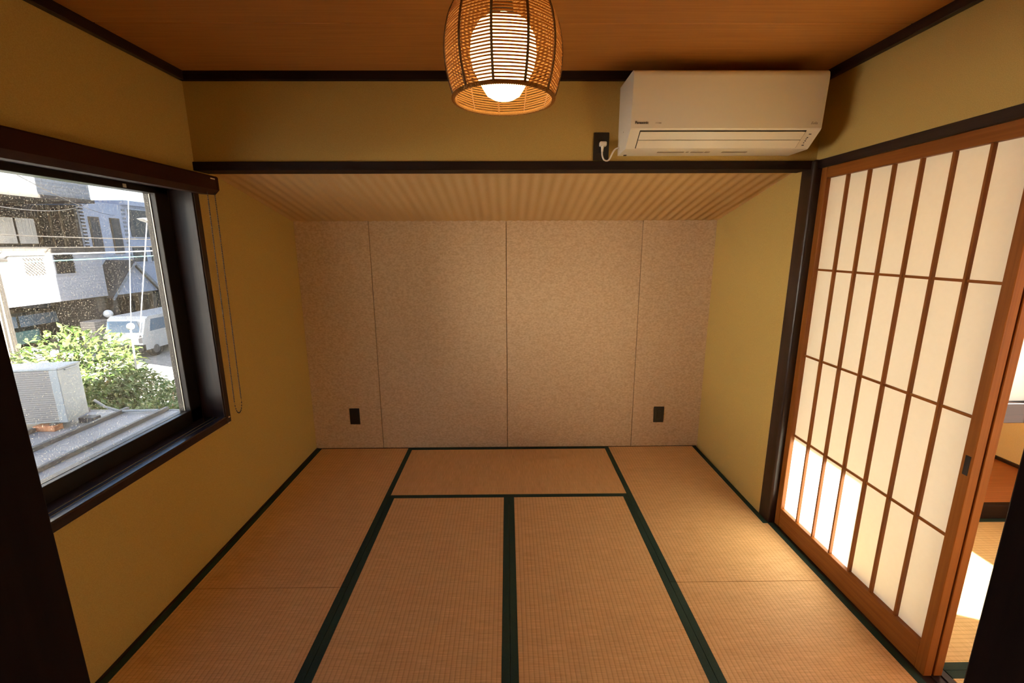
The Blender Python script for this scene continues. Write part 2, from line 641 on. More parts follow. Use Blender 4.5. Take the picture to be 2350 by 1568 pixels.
# sloping alcove ceiling: real ribs running front to back
rb = MB()
n_r, seg = 50, 8
pitch = (XA + 0.01 - XL) / n_r
rows = [(D1 + 0.085, ZB0 + 0.012), (D2 + 0.01, ZAB)]
for (yy, zz) in rows:
    for i in range(n_r * seg + 1):
        x = XL + pitch * i / seg
        a = 2 * math.pi * i / seg
        rb.v.append((x, yy, zz + 0.0019 * (1 - math.cos(a))))
w1 = n_r * seg + 1
for i in range(w1 - 1):
    rb.f.append((i, i + 1, w1 + i + 1, w1 + i))
struct(rb, 'ceiling_alcove', M['ribbed'], smooth=True)
struct(MB().prism([(D1 + 0.08, ZB0 + 0.03), (D2 + 0.02, ZAB + 0.02), (D2 + 0.02, 2.1), (D1 + 0.08, 2.1)], 'x', XL, XA + 0.02), 'ceiling_alcove_backing', M['panel_gap'])

# ------------------------------------------------------------------ baseboards and door sill
struct(MB().bbox(XL, XL + 0.0115, YF, D2, -0.04, 0.004, 0.001, 1), 'baseboard_left', M['dark_y'])
struct(MB().bbox(XL, XA, D2 - 0.007, D2, -0.04, 0.0015, 0.001, 1), 'baseboard_back', M['dark_x'])
sill = MB()
sill.box(1.3705, 1.468, YF, 2.045, -0.05, -0.004)
for a, b in ((1.3705, 1.3795), (1.4065, 1.4125), (1.4435, 1.468)):
    sill.box(a, b, YF, 2.045, -0.004, 0.0)
struct(sill, 'trim_10', M['dark_y'])


# ------------------------------------------------------------------ tatami mats
def mat_thing(label, x0, x1, y0, y1, along, group, jog=None, rush=None):
    """along: axis of the long side; the cloth borders lie on the two long sides"""
    cx, cyy = (x0 + x1) / 2, (y0 + y1) / 2
    t = thing('tatami_mat', label, 'tatami mat', (cx, cyy, -0.05), group)
    hw = 0.028
    g = 0.0006
    m = rush or (M['tat_y'] if along == 'y' else M['tat_x'])
    if along == 'y':
        if jog:
            yj, xj = jog
            core = MB().box(x0 + hw, x1 - hw, y0 + g, yj, -0.05, 0.0)
            core.box(x0 + hw, xj - hw, yj, y1 - g, -0.05, 0.0)
            core.build('rush_cover', m, t)
            MB().bbox(x0 + g, x0 + hw + 0.001, y0 + g, y1 - g, -0.05, 0.0012, 0.001, 1).build('cloth_border', M['heri'], t)
            b = MB().bbox(x1 - hw - 0.001, x1 - g, y0 + g, yj, -0.05, 0.0012, 0.001, 1)
            b.bbox(xj - hw - 0.001, xj - g, yj - 0.004, y1 - g, -0.05, 0.0012, 0.001, 1)
            b.build('cloth_border', M['heri'], t)
        else:
            MB().bbox(x0 + hw, x1 - hw, y0 + g, y1 - g, -0.05, 0.0, 0.0015, 1).build('rush_cover', m, t)
            for a, b in ((x0 + g, x0 + hw + 0.001), (x1 - hw - 0.001, x1 - g)):
                MB().bbox(a, b, y0 + g, y1 - g, -0.05, 0.0012, 0.001, 1).build('cloth_border', M['heri'], t)
    else:
        MB().bbox(x0 + g, x1 - g, y0 + hw, y1 - hw, -0.05, 0.0, 0.0015, 1).build('rush_cover', m, t)
        for a, b in ((y0 + g, y0 + hw + 0.001), (y1 - hw - 0.001, y1 - g)):
            MB().bbox(x0 + g, x1 - g, a, b, -0.05, 0.0012, 0.001, 1).build('cloth_border', M['heri'], t)
    return t


G1 = 'green bordered tatami mats of the room'
XB = 0.6864
mat_thing('tatami mat along the left wall, running back under the alcove ceiling', XL + 0.0115, -XB, 1.6226, D2 - 0.007, 'y', G1)
mat_thing('tatami mat along the left wall below the window, nearest the camera', XL + 0.0115, -XB, YF + 0.02, 1.6226, 'y', G1)
mat_thing('tatami mat lying crosswise against the patterned back wall', -XB, XB, 2.301, D2 - 0.007, 'x', G1)
mat_thing('left one of two lengthwise tatami mats in the middle of the floor', -XB, 0.0, 0.975, 2.301, 'y', G1)
mat_thing('right one of two lengthwise tatami mats in the middle of the floor', 0.0, XB, 0.975, 2.301, 'y', G1)
mat_thing('tatami mat lying crosswise just inside the near doorway', -XB, XB, YF + 0.02, 0.975, 'x', G1)
mat_thing('tatami mat on the right with a notched edge at the dark post', XB, 1.3705, 1.632, D2 - 0.007, 'y', G1, (2.040, 1.347))
mat_thing('tatami mat on the right beside the near end of the sliding door sill', XB, 1.3705, YF + 0.02, 1.632, 'y', G1)


# ------------------------------------------------------------------ shoji sliding doors
def shoji(label, x0, glazed=False):
    DY0, DY1, DZ0, DZ1 = 1.197, 2.041, 0.0, 1.748
    th_ = 0.029
    x1 = x0 + th_
    t = thing('glazed_door' if glazed else 'shoji_door', label, 'sliding door', ((x0 + x1) / 2, (DY0 + DY1) / 2, DZ0), 'sliding shoji doors')
    PY0, PY1, PZ0, PZ1 = 1.230, 2.005, 0.103, 1.694
    MB().bbox(x0, x1, DY0, PY0, DZ0, DZ1, 0.0018, 1).build('stile', M['cedar_z'], t)
    MB().bbox(x0, x1, PY1, DY1, DZ0, DZ1, 0.0018, 1).build('stile', M['cedar_z'], t)
    MB().bbox(x0 + 0.001, x1, PY0, PY1, DZ0, PZ0, 0.0015, 1).build('rail', M['cedar_y'], t)
    MB().bbox(x0 + 0.001, x1, PY0, PY1, PZ1, DZ1, 0.0015, 1).build('rail', M['cedar_y'], t)
    pw = (PY1 - PY0) / 7.0
    zl = [PZ0, 0.503, 0.903, 1.302, PZ1]
    xp = x0 + 0.020
    if glazed:
        MB().bbox(x0 + 0.013, x0 + 0.016, PY0, PY1, PZ0, PZ1, 0.0005, 1).build('pane', M['glass'], t)  # clear pane put in instead of paper to let more light through
        return t
    for i in range(1, 7):
        y = PY0 + pw * i
        MB().bbox(x0 + 0.006, xp, y - 0.0042, y + 0.0042, PZ0, PZ1, 0.0008, 1).build('lattice_bar', M['cedar_z'], t)
    for z in zl[1:4]:
        MB().bbox(x0 + 0.012, xp - 0.001, PY0, PY1, z - 0.0045, z + 0.0045, 0.0008, 1).build('cross_bar', M['cedar_y'], t)
    for i in range(7):
        for j in range(4):
            y0, y1 = PY0 + pw * i, PY0 + pw * (i + 1)
            z0, z1 = zl[j], zl[j + 1]
            MB().quad((xp, y0, z0), (xp, y1, z0), (xp, y1, z1), (xp, y0, z1)).build('paper_pane', M['paper'], t)
    return t


sd = shoji('shoji door facing the room, with a black finger pull on its near stile', 1.3785)
# recessed finger pull on the near stile
hp = MB()
hp.bbox(1.3775, 1.3800, 1.2040, 1.2200, 0.728, 0.790, 0.0008, 1)
tag(hp.build('finger_pull', M['black_plate'], sd), 'black finger pull')
shoji('glazed sliding door slid behind the shoji door, only its wooden edge showing', 1.4135, True)

# ------------------------------------------------------------------ window in the left wall
wn = sempty('window_1', (XL - 0.07, (WY0 + WY1) / 2, WZ0))
XG = XL - 0.135
# lining boards
MB().bbox(XL - 0.10, XL + 0.004, WY1 - 0.003, WY1 + 0.012, WZ0 - 0.03, WZ1 + 0.03, 0.001, 1).build('jamb_board', M['dark'], wn)
MB().bbox(XL - 0.10, XL + 0.004, WY0 - 0.012, WY0 + 0.003, WZ0 - 0.03, WZ1 + 0.03, 0.001, 1).build('jamb_board', M['dark'], wn)
MB().bbox(XL - 0.10, XL + 0.004, WY0, WY1, WZ1 - 0.004, WZ1 + 0.012, 0.001, 1).build('head_board', M['dark_y'], wn)
# stool (sill board) in three strips with two grooves
for a, b in ((-0.104, -0.051), (-0.047, -0.029), (-0.025, 0.006)):
    MB().bbox(XL + a, XL + b, WY0, WY1, WZ0 - 0.012, WZ0 + 0.002, 0.0012, 1).build('sill_board', M['dark_gloss'], wn)
MB().box(XL - 0.11, XL - 0.001, WY0, WY1, WZ0 - 0.02, WZ0 - 0.006).build('sill_groove', M['ac_gap'], wn)
# casing on the wall
MB().bbox(XL - 0.002, XL + 0.008, WY1 + 0.003, WY1 + 0.036, WZ0 - 0.034, WZ1 + 0.06, 0.0015, 1).build('casing', M['dark'], wn)
MB().bbox(XL - 0.002, XL + 0.008, WY0 - 0.036, WY0 - 0.003, WZ0 - 0.034, WZ1 + 0.06, 0.0015, 1).build('casing', M['dark'], wn)
MB().bbox(XL - 0.002, XL + 0.008, WY0, WY1 + 0.005, WZ0 - 0.034, WZ0 - 0.004, 0.0015, 1).build('casing', M['dark_y'], wn)
# aluminium sash
MB().bbox(XG - 0.02, XG + 0.033, WY1 - 0.072, WY1 + 0.002, WZ0, WZ1, 0.002, 1).build('sash_stile', M['sash'], wn)
MB().bbox(XG - 0.02, XG + 0.033, WY0 - 0.002, WY0 + 0.062, WZ0, WZ1, 0.002, 1).build('sash_stile', M['sash'], wn)
MB().bbox(XG - 0.02, XG + 0.033, WY0, WY1, WZ0 - 0.01, WZ0 + 0.062, 0.002, 1).build('sash_rail', M['sash'], wn)
MB().bbox(XG - 0.02, XG + 0.033, WY0, WY1, WZ1 - 0.028, WZ1 + 0.002, 0.002, 1).build('sash_rail', M['sash'], wn)
tag(MB().bbox(XG + 0.006, XG + 0.010, WY1 - 0.0755, WY1 - 0.0715, WZ0 + 0.062, WZ1 - 0.03, 0.0005, 1).build('glazing_bead', M['sash_edge'], wn), 'pale glazing edge')
MB().bbox(XG + 0.0085, XG + 0.0105, WY0 + 0.06, WY1 - 0.072, WZ0 + 0.0605, WZ0 + 0.0635, 0.0005, 1).build('glazing_bead', M['sash_edge'], wn)
MB().bbox(XG - 0.002, XG + 0.002, WY0 + 0.058, WY1 - 0.070, WZ0 + 0.058, WZ1 - 0.026, 0.0004, 1).build('pane', M['glass_dirty'], wn)
# small latch plate on the head
tag(MB().bbox(XG + 0.033, XG + 0.036, 1.80, 1.815, WZ1 - 0.024, WZ1 - 0.010, 0.0005, 1).build('latch_plate', M['tag'], wn), 'small pale latch plate')

# ------------------------------------------------------------------ roller blind
bl = thing('roller_blind', 'dark brown rolled-up blind box above the window with bead chain', 'window blind', (XL + 0.04, 1.38, 1.640))
BX0, BX1, BY0, BY1, BZ0, BZ1 = XL + 0.001, XL + 0.078, 0.62, 2.103, 1.641, 1.718
prof = [(BX0, BZ0 + 0.004), (BX1 - 0.020, BZ0), (BX1, BZ0 + 0.019), (BX1, BZ1 - 0.006), (BX1 - 0.005, BZ1), (BX0, BZ1)]
MB().prism(prof, 'y', BY0 + 0.010, BY1 - 0.010).build('cassette', M['blind'], bl)
MB().prism([(BX0 + 0.004, BZ0 + 0.001), (BX1 - 0.0195, BZ0 - 0.002), (BX1 + 0.001, BZ0 + 0.0185), (BX1 - 0.006, BZ0 + 0.020)], 'y', BY0 + 0.011, BY1 - 0.011).build('bottom_bar', M['blind_low'], bl)
for a, b in ((BY0, BY0 + 0.011), (BY1 - 0.011, BY1)):
    MB().prism([(q[0] + (0.001 if q[0] > BX0 else 0), q[1]) for q in prof], 'y', a, b).build('end_cap', M['blind'], bl)
tag(MB().bbox(BX1, BX1 + 0.0012, BY1 - 0.052, BY1 - 0.022, BZ1 - 0.016, BZ1 - 0.011, 0.0003, 1).build('care_tag', M['tag'], bl), 'small white tag')
# bead chain loop
ch = MB()
path = []
xc = XL + 0.066
for i in range(125):
    tt = i / 124.0
    path.append((xc, 2.036 - 0.018 * tt, 1.645 - 0.955 * tt))
for i in range(1, 12):
    a = math.pi * i / 12
    path.append((xc, 2.045 - 0.027 * math.cos(a), 0.69 - 0.066 * math.sin(a) ** 0.8 + 0.0 * i))
for i in range(125):
    tt = 1 - i / 124.0
    path.append((xc, 2.086 - 0.014 * tt, 1.645 - 0.955 * tt))
for p in path:
    ch.sphere(p, 0.0032, 6, 4)
ch.tube(path, 0.0008, 4)
tag(ch.build('bead_chain', M['chain'], bl, True), 'dark bead chain', kind='stuff')
ck = MB()
ck.bbox(XL, XL + 0.006, 2.046, 2.056, 0.565, 0.600, 0.002, 1)
ck.bbox(XL + 0.004, XL + 0.012, 2.046, 2.056, 0.596, 0.604, 0.002, 1)
tag(ck.build('chain_clip', M['clear'], bl), 'clear plastic chain clip')

# ------------------------------------------------------------------ air conditioner
AX0, AX1 = 0.486, 1.243
ac = thing('air_conditioner', 'ivory wall air conditioner with two closed louvre flaps', 'air conditioner', ((AX0 + AX1) / 2, D1, 1.797))
prof = [(2.076, 1.797), (1.950, 1.7985), (1.943, 1.801), (1.8795, 1.857), (1.876, 1.862), (1.865, 2.045), (1.868, 2.058), (1.876, 2.066), (1.890, 2.070), (2.076, 2.071)]
prof = [(min(y, D1), z) for y, z in prof]
MB().prism(prof, 'x', AX0, AX1).build('housing', M['ac_white'], ac, True)
# front panel: slightly proud sheet following the front and top curve
fp_o = [(1.8750, 1.8625), (1.8625, 2.045), (1.8655, 2.0600), (1.8745, 2.0685), (1.8890, 2.0725)]
fp_i = [(1.8890, 2.0660), (1.8780, 2.0630), (1.8700, 2.0560), (1.8680, 2.045), (1.8800, 1.8625)]
MB().prism(fp_o + fp_i, 'x', AX0 + 0.0015, AX1 - 0.0015).build('front_panel', M['ac_white'], ac, True)


# louvre flaps on the slanted underside
def on_slant(u, off):
    a, b = Vector((1.8795, 1.857)), Vector((1.943, 1.801))
    d = (b - a)
    n = Vector((-d.y, d.x)).normalized()
    if n.y > 0:
        n = -n
    p = a + d * u + n * off
    return (p.x, p.y)


def slant_piece(name, u0, u1, x0, x1, o0, o1, mat, sk=0.0):
    MB().prism([on_slant(u0, o0), on_slant(u0, o1), on_slant(u1, o1), on_slant(u1, o0)], 'x', x0, x1).build(name, mat, ac)


FX0, FX1 = AX0 + 0.042, AX1 - 0.058
slant_piece('flap_gap', 0.02, 0.985, FX0 - 0.003, FX1 + 0.003, -0.001, 0.0006, M['ac_gap'])
slant_piece('louvre_flap', 0.075, 0.49, FX0, FX1, 0.0, 0.0035, M['ac_white'])
slant_piece('louvre_flap', 0.525, 0.955, FX0, FX1, 0.0, 0.0035, M['ac_white'])


def text_mesh(name, body, size, mat, parent, origin, xdir, ydir, extr=0.0003, offset=0.0, shear=0.0):
    cu = bpy.data.curves.new(name, 'FONT')
    cu.body = body
    cu.size = size
    cu.extrude = extr
    cu.offset = offset
    cu.shear = shear
    tmp = bpy.data.objects.new(name + '_tmp', cu)
    COL.objects.link(tmp)
    dg = bpy.context.evaluated_depsgraph_get()
    me = bpy.data.meshes.new_from_object(tmp.evaluated_get(dg))
    bpy.data.objects.remove(tmp)
    me.name = name
    me.materials.clear()
    me.materials.append(mat)
    xd, yd = Vector(xdir).normalized(), Vector(ydir).normalized()
    zd = xd.cross(yd).normalized()
    base = Vector(origin) - ORG[parent.name]
    for v in me.vertices:
        v.co = base + xd * v.co.x + yd * v.co.y + zd * v.co.z
    o = bpy.data.objects.new(name, me)
    COL.objects.link(o)
    o.parent = parent
    return o


up_f = (0, -0.0125, 0.1825)
text_mesh('maker_lettering', 'Panasonic', 0.0135, M['print'], ac, (AX0 + 0.016, 1.8735 - 0.0005, 1.878), (1, 0, 0), up_f, 0.0002, 0.0004)
text_mesh('model_lettering', 'CS-228C', 0.0068, M['print_grey'], ac, (AX0 + 0.096, 1.8735 - 0.0005, 1.879), (1, 0, 0), up_f, 0.0002)
text_mesh('series_lettering', 'Eolia', 0.0135, M['print_grey'], ac, (AX1 - 0.046, 1.8735 - 0.0005, 1.876), (1, 0, 0), up_f, 0.0002, 0.0001, 0.25)
dn = Vector((0, 0.0635, -0.056)).normalized()
for u, s in ((0.20, 0.010), (0.38, 0.006), (0.46, 0.004), (0.56, 0.006), (0.66, 0.004), (0.80, 0.009)):
    slant_piece('indicator_mark', u, u + 0.05, AX1 - 0.036, AX1 - 0.036 + s, 0.0, 0.0004, M['print'])
for a, b in ((0.150, 0.262), (0.272, 0.282), (0.292, 0.345), (0.352, 0.372), (0.425, 0.530)):
    MB().bbox(AX0 + a, AX0 + b, 1.990, 2.004, 1.7960, 1.7982, 0.0002, 1).build('caution_label', M['print_grey'], ac)
MB().bbox(AX0 - 0.0008, AX0 + 0.0004, 1.985, 1.989, 1.872, 1.876, 0.0002, 1).build('side_screw', M['print_grey'], ac)
MB().bbox(AX0 + 0.022, AX0 + 0.034, 2.05, 2.062, 1.7945, 1.798, 0.0005, 1).build('underside_clip', M['ac_gap'], ac)

# outlet plate, plug and cord beside it
op = thing('outlet_plate', 'tall black outlet plate left of the air conditioner', 'outlet', (0.412, D1, 1.778))
MB().bbox(0.378, 0.446, D1 - 0.007, D1, 1.778, 1.893, 0.003, 2).build('plate', M['black_plate'], op)
MB().bbox(0.397, 0.427, D1 - 0.009, D1 - 0.006, 1.806, 1.866, 0.001, 1).build('insert', M['black_plate'], op)
pl = thing('power_plug', 'white plug and cord running from the black plate to the air conditioner', 'plug', (0.416, D1 - 0.02, 1.79))
MB().bbox(0.401, 0.431, D1 - 0.034, D1 - 0.0075, 1.832, 1.852, 0.005, 2).build('plug_body', M['plug'], pl)
pb = []
for i in range(6):
    tt = i / 5
    pb.append((0.414 - 0.001 * tt, D1 - 0.024, 1.833 - 0.022 * tt))
MB().tube(pb, [0.0085, 0.0068, 0.0058, 0.0052, 0.005, 0.0048], 10).build('strain_relief', M['plug'], pl, True)
cd = []
ctrl = [(0.413, 1.812), (0.414, 1.795), (0.4205, 1.779), (0.432, 1.7725), (0.443, 1.777), (0.452, 1.793), (0.461, 1.810), (0.472, 1.822), (0.4875, 1.8275)]
for i in range(len(ctrl) - 1):
    p0 = ctrl[max(i - 1, 0)]; p1 = ctrl[i]; p2 = ctrl[i + 1]; p3 = ctrl[min(i + 2, len(ctrl) - 1)]
    for k in range(6):
        t_ = k / 6
        q = [0.5 * ((2 * p1[j]) + (-p0[j] + p2[j]) * t_ + (2 * p0[j] - 5 * p1[j] + 4 * p2[j] - p3[j]) * t_ ** 2 + (-p0[j] + 3 * p1[j] - 3 * p2[j] + p3[j]) * t_ ** 3) for j in (0, 1)]
        cd.append((q[0], D1 - 0.022 - 0.006 * math.sin(math.pi * (i + t_) / 8), q[1]))
cd.append((0.4875, D1 - 0.020, 1.8275))
MB().tube(cd, 0.0034, 8).build('cord', M['plug'], pl, True)


# outlets on the back wall
def wall_outlet(x0, x1, z0, z1, label, slots):
    t = thing('wall_outlet', label, 'outlet', ((x0 + x1) / 2, D2, z0), 'black outlet plates low on the back wall')
    MB().bbox(x0, x1, D2 - 0.007, D2, z0, z1, 0.003, 2).build('plate', M['black_plate'], t)
    xm, zm = (x0 + x1) / 2, (z0 + z1) / 2
    MB().bbox(xm - 0.013, xm + 0.013, D2 - 0.009, D2 - 0.006, zm - 0.028, zm + 0.028, 0.001, 1).build('insert', M['black_plate'], t)
    if slots:
        for dz in (-0.013, 0.013):
            for dx in (-0.005, 0.005):
                MB().bbox(xm + dx - 0.0009, xm + dx + 0.0009, D2 - 0.0094, D2 - 0.0088, zm + dz - 0.004, zm + dz + 0.004, 0.0002, 1).build('slot', M['ac_gap'], t)


wall_outlet(-1.116, -1.046, 0.183, 0.302, 'black blank outlet plate low on the left back wall panel', False)
wall_outlet(1.029, 1.100, 0.183, 0.300, 'black outlet plate with slots low on the right back wall panel', True)

# ------------------------------------------------------------------ pendant lamp
LXc, LYc = -0.009, 1.200
lp = thing('pendant_lamp', 'round woven rope pendant lamp glowing orange under the ceiling', 'lamp', (LXc, LYc, 1.763))
ctrl_p = [(0.1235, 1.765), (0.1330, 1.795), (0.1400, 1.830), (0.1420, 1.865), (0.1390, 1.900), (0.1290, 1.940), (0.1090, 1.975), (0.0800, 2.000), (0.0480, 2.016)]


def prof_at(t):
    k = len(ctrl_p) - 1
    f = t * k
    i = min(int(f), k - 1)
    u = f - i
    p0 = ctrl_p[max(i - 1, 0)]; p1 = ctrl_p[i]; p2 = ctrl_p[i + 1]; p3 = ctrl_p[min(i + 2, k)]
    return [0.5 * ((2 * p1[j]) + (-p0[j] + p2[j]) * u + (2 * p0[j] - 5 * p1[j] + 4 * p2[j] - p3[j]) * u ** 2 + (-p0[j] + 3 * p1[j] - 3 * p2[j] + p3[j]) * u ** 3) for j in (0, 1)]


fine = [prof_at(i / 400) for i in range(401)]
L = [0.0]
for a, b in zip(fine[:-1], fine[1:]):
    L.append(L[-1] + math.hypot(b[0] - a[0], b[1] - a[1]))
rope = MB()
NS = 44
NR = 11
for k in range(NS):
    s = L[-1] * (k + 0.6) / NS
    i = next(j for j in range(401) if L[j] >= s)
    r, z = fine[i]
    pts = []
    for j in range(88):
        a = 2 * math.pi * j / 88
        # rope lies straight between the ribs: slightly flattened between them
        ph = (a * NR / (2 * math.pi)) % 1.0
        flat = math.cos(math.pi / NR) / math.cos((ph - 0.5) * 2 * math.pi / NR)
        rr = r * (0.35 + 0.65 * flat) + 0.0005 * math.sin(7 * a + k * 1.7)
        pts.append((LXc + rr * math.cos(a + 0.54), LYc + rr * math.sin(a + 0.54), z + 0.0002 * math.sin(11 * a + k * 2.3)))
    rope.tube(pts, 0.0019, 6, True)
tag(rope.build('woven_rope', M['rope'], lp, True), 'twisted paper rope wound round the frame', kind='stuff')
for q in range(NR):
    a = 0.54 + 2 * math.pi * q / NR
    pts = [(LXc + (fine[i][0] + 0.0004) * math.cos(a), LYc + (fine[i][0] + 0.0004) * math.sin(a), fine[i][1]) for i in range(0, 401, 20)]
    MB().tube(pts, 0.0033, 6).build('rib', M['rib'], lp, True)
ring = MB()
ring.tube([(LXc + 0.1235 * math.cos(2 * math.pi * j / 72), LYc + 0.1235 * math.sin(2 * math.pi * j / 72), 1.765) for j in range(72)], 0.0042, 8, True)
for j in range(150):   # wrapped turns of the rim
    a = 2 * math.pi * j / 150
    c = Vector((LXc + 0.1235 * math.cos(a), LYc + 0.1235 * math.sin(a), 1.765))
    er = Vector((math.cos(a), math.sin(a), 0))
    et = Vector((-math.sin(a), math.cos(a), 0))
    ring.tube([c + er * (0.0045 * math.cos(t * math.pi / 4)) + Vector((0, 0, 1)) * (0.0045 * math.sin(t * math.pi / 4)) + et * (0.0009 * t - 0.0036) for t in range(9)], 0.0010, 4)
tag(ring.build('rim', M['rope'], lp, True), 'wrapped rope rim')
MB().tube([(LXc + 0.047 * math.cos(2 * math.pi * j / 48), LYc + 0.047 * math.sin(2 * math.pi * j / 48), 2.017) for j in range(48)], 0.0035, 8, True).build('top_ring', M['rib'], lp, True)
MB().lathe([(0.004, 1.7655), (0.028, 1.768), (0.042, 1.776), (0.050, 1.788), (0.060, 1.806), (0.074, 1.832), (0.081, 1.866), (0.078, 1.900), (0.060, 1.930), (0.030, 1.945)], LXc, LYc, 18).build('glass_globe', M['bulb'], lp, True)
MB().lathe([(0.024, 1.944), (0.026, 1.950), (0.024, 1.975), (0.012, 1.985), (0.012, 1.99)], LXc, LYc, 20).build('socket', M['black_plate'], lp, True)
arm = MB()
for a in (0.30, 0.30 + 2 * math.pi / 3, 0.30 + 4 * math.pi / 3):
    arm.tube([(LXc, LYc, 2.017), (LXc + 0.047 * math.cos(a), LYc + 0.047 * math.sin(a), 2.017)], 0.002, 6)
arm.build('top_spoke', M['rib'], lp)
MB().tube([(LXc, LYc, 1.985), (LXc, LYc, 2.115)], 0.0035, 8).build('cord', M['black_plate'], lp, True)
MB().lathe([(0.045, 2.112), (0.047, 2.116), (0.047, ZC)], LXc, LYc, 28).build('ceiling_rose', M['tag'], lp, True)

# ------------------------------------------------------------------ next room (seen through the door gap)
XN = 3.20
nb_wall = noisy('cream_wallpaper', (0.70, 0.56, 0.33), (0.78, 0.64, 0.40), (420, 420, 420), 0.9, 1, 0, 0)
w2 = MB()
NW = [(0.80, 1.80, 0.648, 1.675), (-2.10, -0.50, 0.12, 1.74)]  # second window is unseen, added to brighten the next room
w2.box(XN, XN + 0.12, -2.3, NW[1][0], -0.05, 2.3)
w2.box(XN, XN + 0.12, NW[1][1], NW[0][0], -0.05, 2.3)
w2.box(XN, XN + 0.12, NW[0][1], 2.13, -0.05, 2.3)
w2.box(XN, XN + 0.12, 2.13, 3.05, -0.05, 0.64)
for a, b, SZ0, SZ1 in NW:
    w2.box(XN, XN + 0.12, a, b, -0.05, SZ0)
    w2.box(XN, XN + 0.12, a, b, SZ1, 2.3)
struct(w2, 'wall_next_room_right', nb_wall)
struct(MB().box(1.20, XN + 0.12, -2.3, -2.2, -0.05, 2.3), 'wall_next_room_front', nb_wall)
struct(MB().box(1.30, 1.47, -2.3, YF, -0.05, 2.3), 'wall_next_room_left', nb_wall)
w3 = MB()
w3.box(1.46, 1.50, 2.062, 2.13, -0.05, 2.3)
w3.box(1.46, XN, 2.062, 2.13, 1.745, 2.3)
w3.box(3.12, XN, 2.062, 2.13, 0.6, 2.3)
w3.box(3.12, XN, 2.062, D2, -0.05, 0.62)
w3.box(1.479, XN, D2 + 0.008, D2 + 0.10, -0.26, 0.64)
struct(w3, 'wall_next_room_back', nb_wall)
struct(MB().box(1.46, 3.12, 2.13, D2 + 0.01, 0.60, 0.64), 'ceiling_next_room_recess', nb_wall)
struct(MB().box(1.46, XN + 0.12, -2.3, 2.13, ZC, ZC + 0.05), 'ceiling_next_room', M['ceil'])
# window above the recess
w_2 = sempty('window_2', (2.3, 2.09, 0.533))
MB().bbox(1.47, 3.12, 2.055, 2.13, 0.535, 0.639, 0.003, 1).build('sill_rail', M['dark_x'], w_2)
MB().bbox(1.47, 3.12, 2.07, 2.12, 1.70, 1.745, 0.003, 1).build('head_rail', M['dark_x'], w_2)
for x in (1.50, 2.29, 3.08):
    MB().bbox(x - 0.02, x + 0.02, 2.075, 2.115, 0.639, 1.70, 0.002, 1).build('sash_stile', M['sash'], w_2)
for a, b in ((1.52, 2.27), (2.31, 3.06)):
    MB().quad((a, 2.095, 0.639), (b, 2.095, 0.639), (b, 2.095, 1.70), (a, 2.095, 1.70)).build('pane', M['frosted'], w_2)
for idx, (a, b, SZ0, SZ1) in enumerate(NW):
    wx = sempty('window_%d' % (idx + 3), (XN + 0.05, (a + b) / 2, SZ0))
    for q in (a, b):
        MB().bbox(XN + 0.03, XN + 0.08, q - 0.015, q + 0.015, SZ0, SZ1, 0.002, 1).build('sash_stile', M['sash'], wx)
    MB().bbox(XN + 0.03, XN + 0.08, a, b, SZ0 - 0.012, SZ0 + 0.012, 0.002, 1).build('sash_rail', M['sash'], wx)
    MB().bbox(XN + 0.03, XN + 0.08, a, b, SZ1 - 0.012, SZ1 + 0.012, 0.002, 1).build('sash_rail', M['sash'], wx)
    MB().bbox(XN + 0.052, XN + 0.056, a + 0.01, b - 0.01, SZ0 + 0.01, SZ1 - 0.01, 0.0005, 1).build('pane', M['glass'], wx)
# raised board floor of the recess with its dark front edge and baseboard
pf = sempty('floor_recess', (2.3, 2.5, -0.05))
MB().box(1.47, 3.118, 2.09, D2, -0.05, 0.072).build('board', wood('recess_board', (0.40, 0.135, 0.045), (0.50, 0.19, 0.07), 'x', 0.35), pf)
MB().bbox(1.47, 3.118, 2.058, 2.092, -0.05, 0.074, 0.002, 1).build('front_edge', M['dark_x'], pf)
struct(MB().bbox(3.106, 3.121, 2.092, D2, 0.072, 0.092, 0.001, 1), 'baseboard_recess', M['dark_y'])
G2 = 'green bordered tatami mats of the next room'
mat_thing('sunlit tatami mat in the next room, seen past the shoji edge', 1.470, XN - 0.002, 1.217, 2.057, 'x', G2, None, M['tat_daylit'])
mat_thing('tatami mat in the next room at the bottom right corner, mostly hidden', 1.470, XN - 0.002, 0.377, 1.217, 'x', G2, None, M['tat_daylit'])
struct(MB().box(1.470, XN, -2.2, 0.375, -0.05, -0.001), 'floor_next_room', M['tat_daylit'])

# added unseen block behind the alcove: shades the condenser and lower shrub
struct(MB().box(-1.52, 1.1, 3.14, 6.2, -2.8, 2.5), 'wall_outside_shade_block', M['wall'])
# house roof over everything
struct(MB().box(-1.75, 1.479, 2.13, 3.3, 2.3, 2.5).box(-1.75, 3.5, -2.5, 2.13, 2.3, 2.5), 'roof_of_house', plain('roof_slate', (0.10, 0.10, 0.11), 0.8))

